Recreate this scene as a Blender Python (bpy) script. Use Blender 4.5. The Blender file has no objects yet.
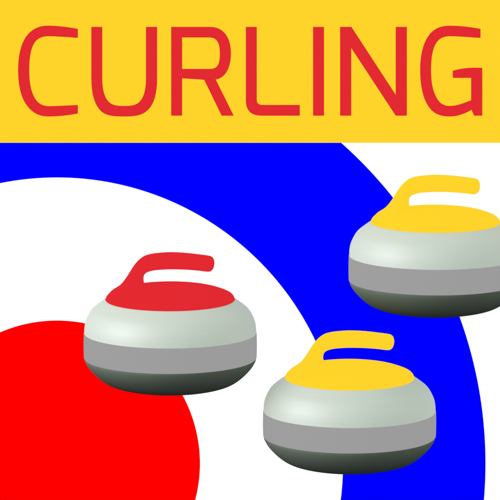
import bpy, bmesh, math
from mathutils import Vector

# ---------------------------------------------------------------- scale
S = 0.0017                    # metres per picture unit (a stone is 0.29 m wide)
DIST = 8.0                    # camera to display board
TILT = math.radians(9.5)       # stones lean towards the viewer
CT, ST = math.cos(TILT), math.sin(TILT)

def bx(px): return (px - 250.0) * S
def bz(py): return (250.0 - py) * S

def lin(c):
    c /= 255.0
    return c / 12.92 if c <= 0.04045 else ((c + 0.055) / 1.055) ** 2.4
def col(r, g, b): return (lin(r), lin(g), lin(b), 1.0)

COL = bpy.context.scene.collection

# ---------------------------------------------------------------- materials
def new_mat(name):
    m = bpy.data.materials.new(name)
    m.use_nodes = True
    m.node_tree.nodes.clear()
    return m, m.node_tree.nodes, m.node_tree.links

def flat_glow(name, rgb):
    """flat print colour with added emission, so the fill stays free of shade"""
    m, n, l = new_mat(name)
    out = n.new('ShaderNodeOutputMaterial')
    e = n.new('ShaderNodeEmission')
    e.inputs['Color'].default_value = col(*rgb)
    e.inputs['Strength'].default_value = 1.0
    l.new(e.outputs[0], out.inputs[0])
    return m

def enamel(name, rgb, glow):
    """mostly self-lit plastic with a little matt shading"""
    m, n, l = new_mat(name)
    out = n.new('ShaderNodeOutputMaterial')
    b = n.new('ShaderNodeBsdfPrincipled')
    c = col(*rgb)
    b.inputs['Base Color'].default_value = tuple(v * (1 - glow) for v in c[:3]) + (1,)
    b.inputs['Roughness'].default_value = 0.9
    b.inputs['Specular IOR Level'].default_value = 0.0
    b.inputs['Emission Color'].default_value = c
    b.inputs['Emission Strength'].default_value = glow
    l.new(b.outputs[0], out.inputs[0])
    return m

def granite(name, rgb, rough, spec, speck, glow=0.0, under_shade_rgb=None):
    # under_shade_rgb: shade painted into the colour towards the underside (mixed by height on the stone)
    m, n, l = new_mat(name)
    out = n.new('ShaderNodeOutputMaterial')
    b = n.new('ShaderNodeBsdfDiffuse')
    gl = n.new('ShaderNodeBsdfGlossy')
    em = n.new('ShaderNodeEmission')
    tc = n.new('ShaderNodeTexCoord')
    nz = n.new('ShaderNodeTexNoise')
    nz.inputs['Scale'].default_value = 260.0
    nz.inputs['Detail'].default_value = 3.0
    l.new(tc.outputs['Object'], nz.inputs['Vector'])
    ramp = n.new('ShaderNodeValToRGB')
    a = [v * (1 - speck) for v in col(*rgb)[:3]] + [1]
    z = [v * (1 + speck) for v in col(*rgb)[:3]] + [1]
    ramp.color_ramp.elements[0].position = 0.3
    ramp.color_ramp.elements[1].position = 0.7
    ramp.color_ramp.elements[0].color = a
    ramp.color_ramp.elements[1].color = z
    l.new(nz.outputs['Fac'], ramp.inputs['Fac'])
    src = ramp.outputs['Color']
    if under_shade_rgb:
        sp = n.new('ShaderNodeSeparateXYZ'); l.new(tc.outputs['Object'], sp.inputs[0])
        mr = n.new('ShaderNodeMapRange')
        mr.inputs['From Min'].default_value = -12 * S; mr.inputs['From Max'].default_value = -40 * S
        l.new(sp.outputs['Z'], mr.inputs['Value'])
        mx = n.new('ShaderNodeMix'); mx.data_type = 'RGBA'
        l.new(mr.outputs[0], mx.inputs[0]); l.new(src, mx.inputs[6]); mx.inputs[7].default_value = col(*under_shade_rgb)
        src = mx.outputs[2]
    dim = n.new('ShaderNodeMix'); dim.data_type = 'RGBA'; dim.blend_type = 'MULTIPLY'
    dim.inputs[0].default_value = 1.0
    l.new(src, dim.inputs[6]); dim.inputs[7].default_value = (1-glow, 1-glow, 1-glow, 1)
    l.new(dim.outputs[2], b.inputs['Color'])
    gl.inputs['Roughness'].default_value = rough
    mixs = n.new('ShaderNodeMixShader'); mixs.inputs[0].default_value = spec
    l.new(b.outputs[0], mixs.inputs[1]); l.new(gl.outputs[0], mixs.inputs[2])
    l.new(src, em.inputs['Color']); em.inputs['Strength'].default_value = glow  # part of the stone's brightness is added as emission
    add = n.new('ShaderNodeAddShader')
    l.new(mixs.outputs[0], add.inputs[0]); l.new(em.outputs[0], add.inputs[1])
    l.new(add.outputs[0], out.inputs[0])
    return m

WHITE = flat_glow('white_glow', (255, 255, 255))
BLUE = flat_glow('blue_glow', (0, 0, 255))
RED = flat_glow('red_glow', (255, 0, 0))
YELLOW = flat_glow('yellow_glow', (255, 212, 42))
LETTER = flat_glow('letter_red_glow', (227, 41, 49))
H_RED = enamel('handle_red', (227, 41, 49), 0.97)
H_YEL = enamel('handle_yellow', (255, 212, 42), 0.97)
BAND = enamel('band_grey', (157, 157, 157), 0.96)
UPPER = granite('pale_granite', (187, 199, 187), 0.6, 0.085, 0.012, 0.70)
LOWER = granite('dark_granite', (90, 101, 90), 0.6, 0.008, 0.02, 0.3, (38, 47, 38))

# ---------------------------------------------------------------- helpers
def link(name, me, mat, parent=None):
    o = bpy.data.objects.new(name, me)
    COL.objects.link(o)
    if mat: me.materials.append(mat)
    if parent: o.parent = parent
    return o

def smooth(me):
    for p in me.polygons: p.use_smooth = True

def catmull(P, n=8):
    d = len(P[0])
    Q = [tuple(2*P[0][j]-P[1][j] for j in range(d))] + list(P) + [tuple(2*P[-1][j]-P[-2][j] for j in range(d))]
    o = []
    for i in range(1, len(Q)-2):
        for k in range(n):
            t = k / n
            o.append(tuple(.5*(2*Q[i][j]+(Q[i+1][j]-Q[i-1][j])*t+(2*Q[i-1][j]-5*Q[i][j]+4*Q[i+1][j]-Q[i+2][j])*t*t
                     +(3*Q[i][j]-Q[i-1][j]-3*Q[i+1][j]+Q[i+2][j])*t**3) for j in range(d)))
    o.append(tuple(P[-1]))
    return o

def lathe(profile, seg=160):
    """profile in stone units (r, z), any point with r == 0 is a pole"""
    bm = bmesh.new()
    rings = []
    for r, z in profile:
        if r < 1e-6:
            rings.append([bm.verts.new((0, 0, z*S))])
        else:
            rings.append([bm.verts.new((r*S*math.cos(2*math.pi*k/seg), r*S*math.sin(2*math.pi*k/seg), z*S)) for k in range(seg)])
    for A, B in zip(rings, rings[1:]):
        for k in range(seg):
            j = (k+1) % seg
            if len(A) == 1 and len(B) == 1: continue
            if len(A) == 1: bm.faces.new((A[0], B[j], B[k]))
            elif len(B) == 1: bm.faces.new((A[k], A[j], B[0]))
            else: bm.faces.new((A[k], A[j], B[j], B[k]))
    bmesh.ops.recalc_face_normals(bm, faces=bm.faces)
    me = bpy.data.meshes.new('lathe')
    bm.to_mesh(me); bm.free()
    smooth(me)
    return me

def bezier(cmds, k=14):
    pts = [cmds[0]]
    for c in cmds[1:]:
        if len(c) == 2: pts.append(c)
        else:
            p0 = pts[-1]
            p1, p2, p3 = (c[0], c[1]), (c[2], c[3]), (c[4], c[5])
            for i in range(1, k+1):
                t = i / k; u = 1 - t
                pts.append(tuple(u**3*p0[j]+3*u*u*t*p1[j]+3*u*t*t*p2[j]+t**3*p3[j] for j in (0, 1)))
    return pts

def flat_shape(loops, y_front, depth):
    """extruded plate from outlines in board coordinates (metres x,z)"""
    cu = bpy.data.curves.new('outline', 'CURVE')
    cu.dimensions = '2D'; cu.fill_mode = 'BOTH'; cu.extrude = depth/2
    for L in loops:
        sp = cu.splines.new('POLY')
        sp.points.add(len(L)-1)
        for i, (x, z) in enumerate(L): sp.points[i].co = (x, z, 0, 1)
        sp.use_cyclic_u = True
    tmp = bpy.data.objects.new('outline', cu)
    me = bpy.data.meshes.new_from_object(tmp)
    bpy.data.objects.remove(tmp); bpy.data.curves.remove(cu)
    for v in me.vertices:
        x, z, d = v.co
        v.co = (x, y_front + depth/2 - d, z)
    bm = bmesh.new(); bm.from_mesh(me)
    bmesh.ops.remove_doubles(bm, verts=bm.verts, dist=1e-6)
    bmesh.ops.recalc_face_normals(bm, faces=bm.faces)
    bm.to_mesh(me); bm.free()
    return me

def circle(px, py, r, n=360):
    return [(bx(px + r*math.cos(2*math.pi*i/n)), bz(py + r*math.sin(2*math.pi*i/n))) for i in range(n)]

def rect(x0, y0, x1, y1):
    return [(bx(x0), bz(y0)), (bx(x1), bz(y0)), (bx(x1), bz(y1)), (bx(x0), bz(y1))]

# ---------------------------------------------------------------- the white board
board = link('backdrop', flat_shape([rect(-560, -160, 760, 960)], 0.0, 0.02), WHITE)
board['kind'] = 'structure'

# ---------------------------------------------------------------- target rings
CX, CY = 57.0, 463.5
house = bpy.data.objects.new('curling_target', None)
COL.objects.link(house)
house.location = (bx(CX), 0, bz(CY))
house['label'] = 'round blue, white and red curling target printed on the white board'
house['category'] = 'target'
def ring(name, ro, ri, mat, thick, label):
    loops = [circle(CX, CY, ro)]
    if ri: loops.append(circle(CX, CY, ri))
    o = link(name, flat_shape(loops, -thick, thick - 0.0002), mat, house)
    o.data.transform(__import__('mathutils').Matrix.Translation(-Vector(house.location)))
    o['label'] = label
    return o
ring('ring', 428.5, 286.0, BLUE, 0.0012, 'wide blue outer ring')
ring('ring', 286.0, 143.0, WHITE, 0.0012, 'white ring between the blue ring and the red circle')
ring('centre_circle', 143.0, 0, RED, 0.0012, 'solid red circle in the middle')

# ---------------------------------------------------------------- sign
sign = bpy.data.objects.new('title_sign', None)
COL.objects.link(sign)
sign.location = (0, 0, bz(142.8))
sign['label'] = 'wide yellow sign board across the top reading CURLING in red letters'
sign['category'] = 'sign'
off = Vector((0, 0, sign.location.z))
def to_sign(me):
    for v in me.vertices: v.co -= off
    return me
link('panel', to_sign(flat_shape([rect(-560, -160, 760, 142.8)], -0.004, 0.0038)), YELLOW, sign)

LET = [
 ('C', 0, [[(390,45),(345,36,290,29,240,29),(190,29,155,50,130,85),(103,125,91,185,91,250),(91,320,103,385,133,425),
   (162,465,195,483,245,483),(295,483,350,476,390,468),(390,425),(340,428,290,430,245,431),(205,431,182,410,167,375),
   (152,340,147,300,147,250),(147,200,152,160,165,130),(178,100,200,83,240,82),(290,82,340,87,390,90)]]),
 ('U', 80, [[(57,35),(57,290),(57,350,66,400,88,435),(115,477,150,483,222,483),(290,483,325,475,355,432),(377,400,386,350,386,290),
   (386,35),(330,35),(330,285),(330,330,326,365,310,393),(290,427,262,430,222,430),(180,430,152,427,132,393),(117,365,112,335,112,285),(112,35)]]),
 ('R', 160, [[(56,35),(250,35),(320,35,355,90,355,168),(355,235,330,290,279,298),(369,479),(308,479),(221,300),(185,296,145,295,111,292),
   (111,479),(56,479)],[(111,88),(245,88),(285,88,299,115,299,168),(299,222,288,245,250,245),(111,245)]]),
 ('L', 230, [[(79,35),(134,35),(134,397),(134,415,142,425,163,425),(349,425),(349,479),(160,479),(105,479,79,455,79,400)]]),
 ('I', 230, [[(415,35),(470,35),(470,479),(415,479)]]),
 ('N', 320, [[(100,35),(157,35),(378,374),(378,35),(434,35),(434,479),(378,479),(156,141),(156,479),(100,479)]]),
 ('G', 400, [[(402,45),(355,36,300,29,247,29),(195,29,160,50,138,85),(112,125,100,185,100,250),(100,320,112,385,137,425),
   (160,465,195,483,247,483),(290,483,325,468,357,450),(370,479),(411,479),(411,240),(350,236,305,242,263,254),(263,290),(355,290),
   (355,401),(320,415,285,430,247,430),(212,430,190,410,176,375),(160,340,155,300,155,250),(155,200,160,160,173,130),
   (187,100,208,83,247,82),(300,82,350,88,402,90)]]),
]
for ch, ox, loops in LET:
    L = [[(bx(ox + x/5), bz(20 + y/5)) for x, y in bezier(lp)] for lp in loops]
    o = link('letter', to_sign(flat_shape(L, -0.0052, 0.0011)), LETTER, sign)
    o['label'] = 'red capital letter ' + ch

# ---------------------------------------------------------------- curling stone (units: picture px, origin = axis at band height)
def stone_meshes():
    up = catmull([(86,11.5),(85.6,18.5),(84.0,25.2),(79,34.4),(71.9,40.6),(65.8,44.9)], 6) + [(60,46.6),(40,48),(0,48)]
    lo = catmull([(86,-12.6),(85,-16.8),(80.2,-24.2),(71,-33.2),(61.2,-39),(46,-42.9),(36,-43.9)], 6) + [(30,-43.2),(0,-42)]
    band = [(84.0,12.6),(85.8,12.4),(86.35,11.6)] + [(86.35+0.25*math.sin(math.pi*k/6), 11.6-24.2*k/6) for k in range(1,6)] + [(86.35,-12.6),(85.8,-13.4),(83.5,-13.6)]
    plate = [(0,44.5),(58,44.5),(63.6,45.0)] + catmull([(64.7,46),(62.8,49.6),(58.6,52.2),(47,56),(29.3,58.8),(12,60.1)], 6) + [(0,60.3)]
    up = [(0,13),(80,12.5)] + up
    lo = [(0,-12.5),(80,-13.2)] + lo
    return lathe(up), lathe(lo), lathe(band), lathe(plate)

def handle_mesh():
    # pairs of outline points (upper, lower) of the gooseneck in picture units of the first stone, plus half width
    st = [((106.5,297),(152,306),26),((112,291),(149,298),21.5),((119,286.4),(146,290),16.5),((123.2,282.2),(144.4,284),14),
          ((128,275.5),(143.8,279),12),((133.6,266.6),(144.3,275.2),10.8),((139,260.2),(146.2,272.7),10.2),((145,256),(149.8,271.1),10),
          ((152,254),(154.8,270),10),((160,253),(161,269.4),10),((171,252.4),(171,269),10),((186,253.1),(185.5,269.3),10),
          ((200,254.7),(198.5,270.3),9.8),((206.5,255.5),(204.5,271.1),9.4),((211.0,256.4),(208.9,271.4),8.6),
          ((213.3,258.2),(211.4,270.5),7.2),((214.3,260.6),(213.2,268.6),5.0),((214.6,262.8),(214.2,266.0),2.0)]
    flat = [(a[0],a[1],b[0],b[1],w) for a, b, w in st]
    fine = catmull(flat, 5)
    X0, Y0 = 170.3, 344.6
    bm = bmesh.new(); rings = []; seg = 40
    for ax, ay, cx_, cy_, w in fine:
        A = Vector((ax-X0, 0, (Y0-ay)/CT)); B = Vector((cx_-X0, 0, (Y0-cy_)/CT))
        M = (A+B)/2; h = (A-B)/2
        r = []
        for k in range(seg):
            t = 2*math.pi*k/seg
            c, s = math.cos(t), math.sin(t)
            e = 0.8
            c = math.copysign(abs(c)**e, c); s = math.copysign(abs(s)**e, s)
            r.append(bm.verts.new((M + h*c + Vector((0, max(w,0.5)*s, 0)))*S))
        rings.append(r)
    for A, B in zip(rings, rings[1:]):
        for k in range(seg):
            j = (k+1) % seg
            bm.faces.new((A[k], A[j], B[j], B[k]))
    bm.faces.new(rings[0]); bm.faces.new(rings[-1])
    bmesh.ops.recalc_face_normals(bm, faces=bm.faces)
    me = bpy.data.meshes.new('handle'); bm.to_mesh(me); bm.free(); smooth(me)
    return me

M_UP, M_LO, M_BAND, M_PLATE = stone_meshes()
M_HANDLE = handle_mesh()
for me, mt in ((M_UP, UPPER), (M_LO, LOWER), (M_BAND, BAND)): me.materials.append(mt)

def colour_mesh(me, mt):
    c = me.copy(); c.materials.clear(); c.materials.append(mt); return c
HM = {'red': (colour_mesh(M_HANDLE, H_RED), colour_mesh(M_PLATE, H_RED)),
      'yellow': (colour_mesh(M_HANDLE, H_YEL), colour_mesh(M_PLATE, H_YEL))}

def part(name, me, parent):
    o = bpy.data.objects.new(name, me); COL.objects.link(o); o.parent = parent; return o

DEPTH = 89.0 * S              # axis distance: the back of the stone touches the board
K = (DIST - DEPTH) / DIST
def stone(px, py, colour, label, group=None):
    root = bpy.data.objects.new('curling_stone', None); COL.objects.link(root)
    root.location = (bx(px)*K, -DEPTH, bz(py)*K)
    root.rotation_euler = (TILT, 0, 0)
    root.scale = (K, K, K)
    root['label'] = label; root['category'] = 'curling stone'
    root['group'] = 'curling stones'
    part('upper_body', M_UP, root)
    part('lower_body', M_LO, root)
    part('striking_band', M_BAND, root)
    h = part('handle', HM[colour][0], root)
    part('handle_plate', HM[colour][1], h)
    return root

stone(170.3, 344.6, 'red', 'grey granite curling stone with a red handle, overlapping the red circle')
stone(170.3+179.2, 344.6+78.1, 'yellow', 'whole yellow-handled curling stone lowest of the three, over the edge of the blue ring')
stone(170.3+264.8, 344.6-77.2, 'yellow', 'curling stone with a yellow handle below the sign, cut off by the right edge')

# ---------------------------------------------------------------- light
world = bpy.data.worlds.new('World'); bpy.context.scene.world = world
world.use_nodes = True
n, l = world.node_tree.nodes, world.node_tree.links
n.clear()
wo = n.new('ShaderNodeOutputWorld'); bg = n.new('ShaderNodeBackground')
tc = n.new('ShaderNodeTexCoord'); sx = n.new('ShaderNodeSeparateXYZ')
mr = n.new('ShaderNodeMapRange')
mr.inputs['From Min'].default_value = -0.75; mr.inputs['From Max'].default_value = 0.05
mr.inputs['To Min'].default_value = 0.03; mr.inputs['To Max'].default_value = 0.95
mr.interpolation_type = 'SMOOTHSTEP'
l.new(tc.outputs['Generated'], sx.inputs[0]); l.new(sx.outputs['Z'], mr.inputs['Value'])
l.new(mr.outputs[0], bg.inputs['Strength']); l.new(bg.outputs[0], wo.inputs[0])

def area(name, loc, size, power, target):
    ld = bpy.data.lights.new(name, 'AREA'); ld.shape = 'DISK'; ld.size = size; ld.energy = power
    o = bpy.data.objects.new(name, ld); COL.objects.link(o); o.location = loc
    o.rotation_euler = (Vector(target) - Vector(loc)).to_track_quat('-Z', 'Y').to_euler()
    return o
KD = Vector((-0.87, -0.44, 0.24)).normalized()
key = area('softbox', KD*6.0 + Vector((0, -0.15, 0)), 3.6, 540.0, (0, -0.15, 0))

key.data.color = (1.0, 0.955, 0.99)

# ---------------------------------------------------------------- camera
cam = bpy.data.cameras.new('camera'); co = bpy.data.objects.new('camera', cam); COL.objects.link(co)
co.location = (0, -DIST, 0); co.rotation_euler = (math.radians(90), 0, 0)
cam.sensor_width = 36.0
cam.lens = 36.0 * DIST / (500*S)
cam.clip_start = 0.1; cam.clip_end = 200
sc = bpy.context.scene
sc.camera = co
sc.view_settings.view_transform = 'Standard'; sc.view_settings.look = 'None'
sc.view_settings.exposure = 0; sc.view_settings.gamma = 1
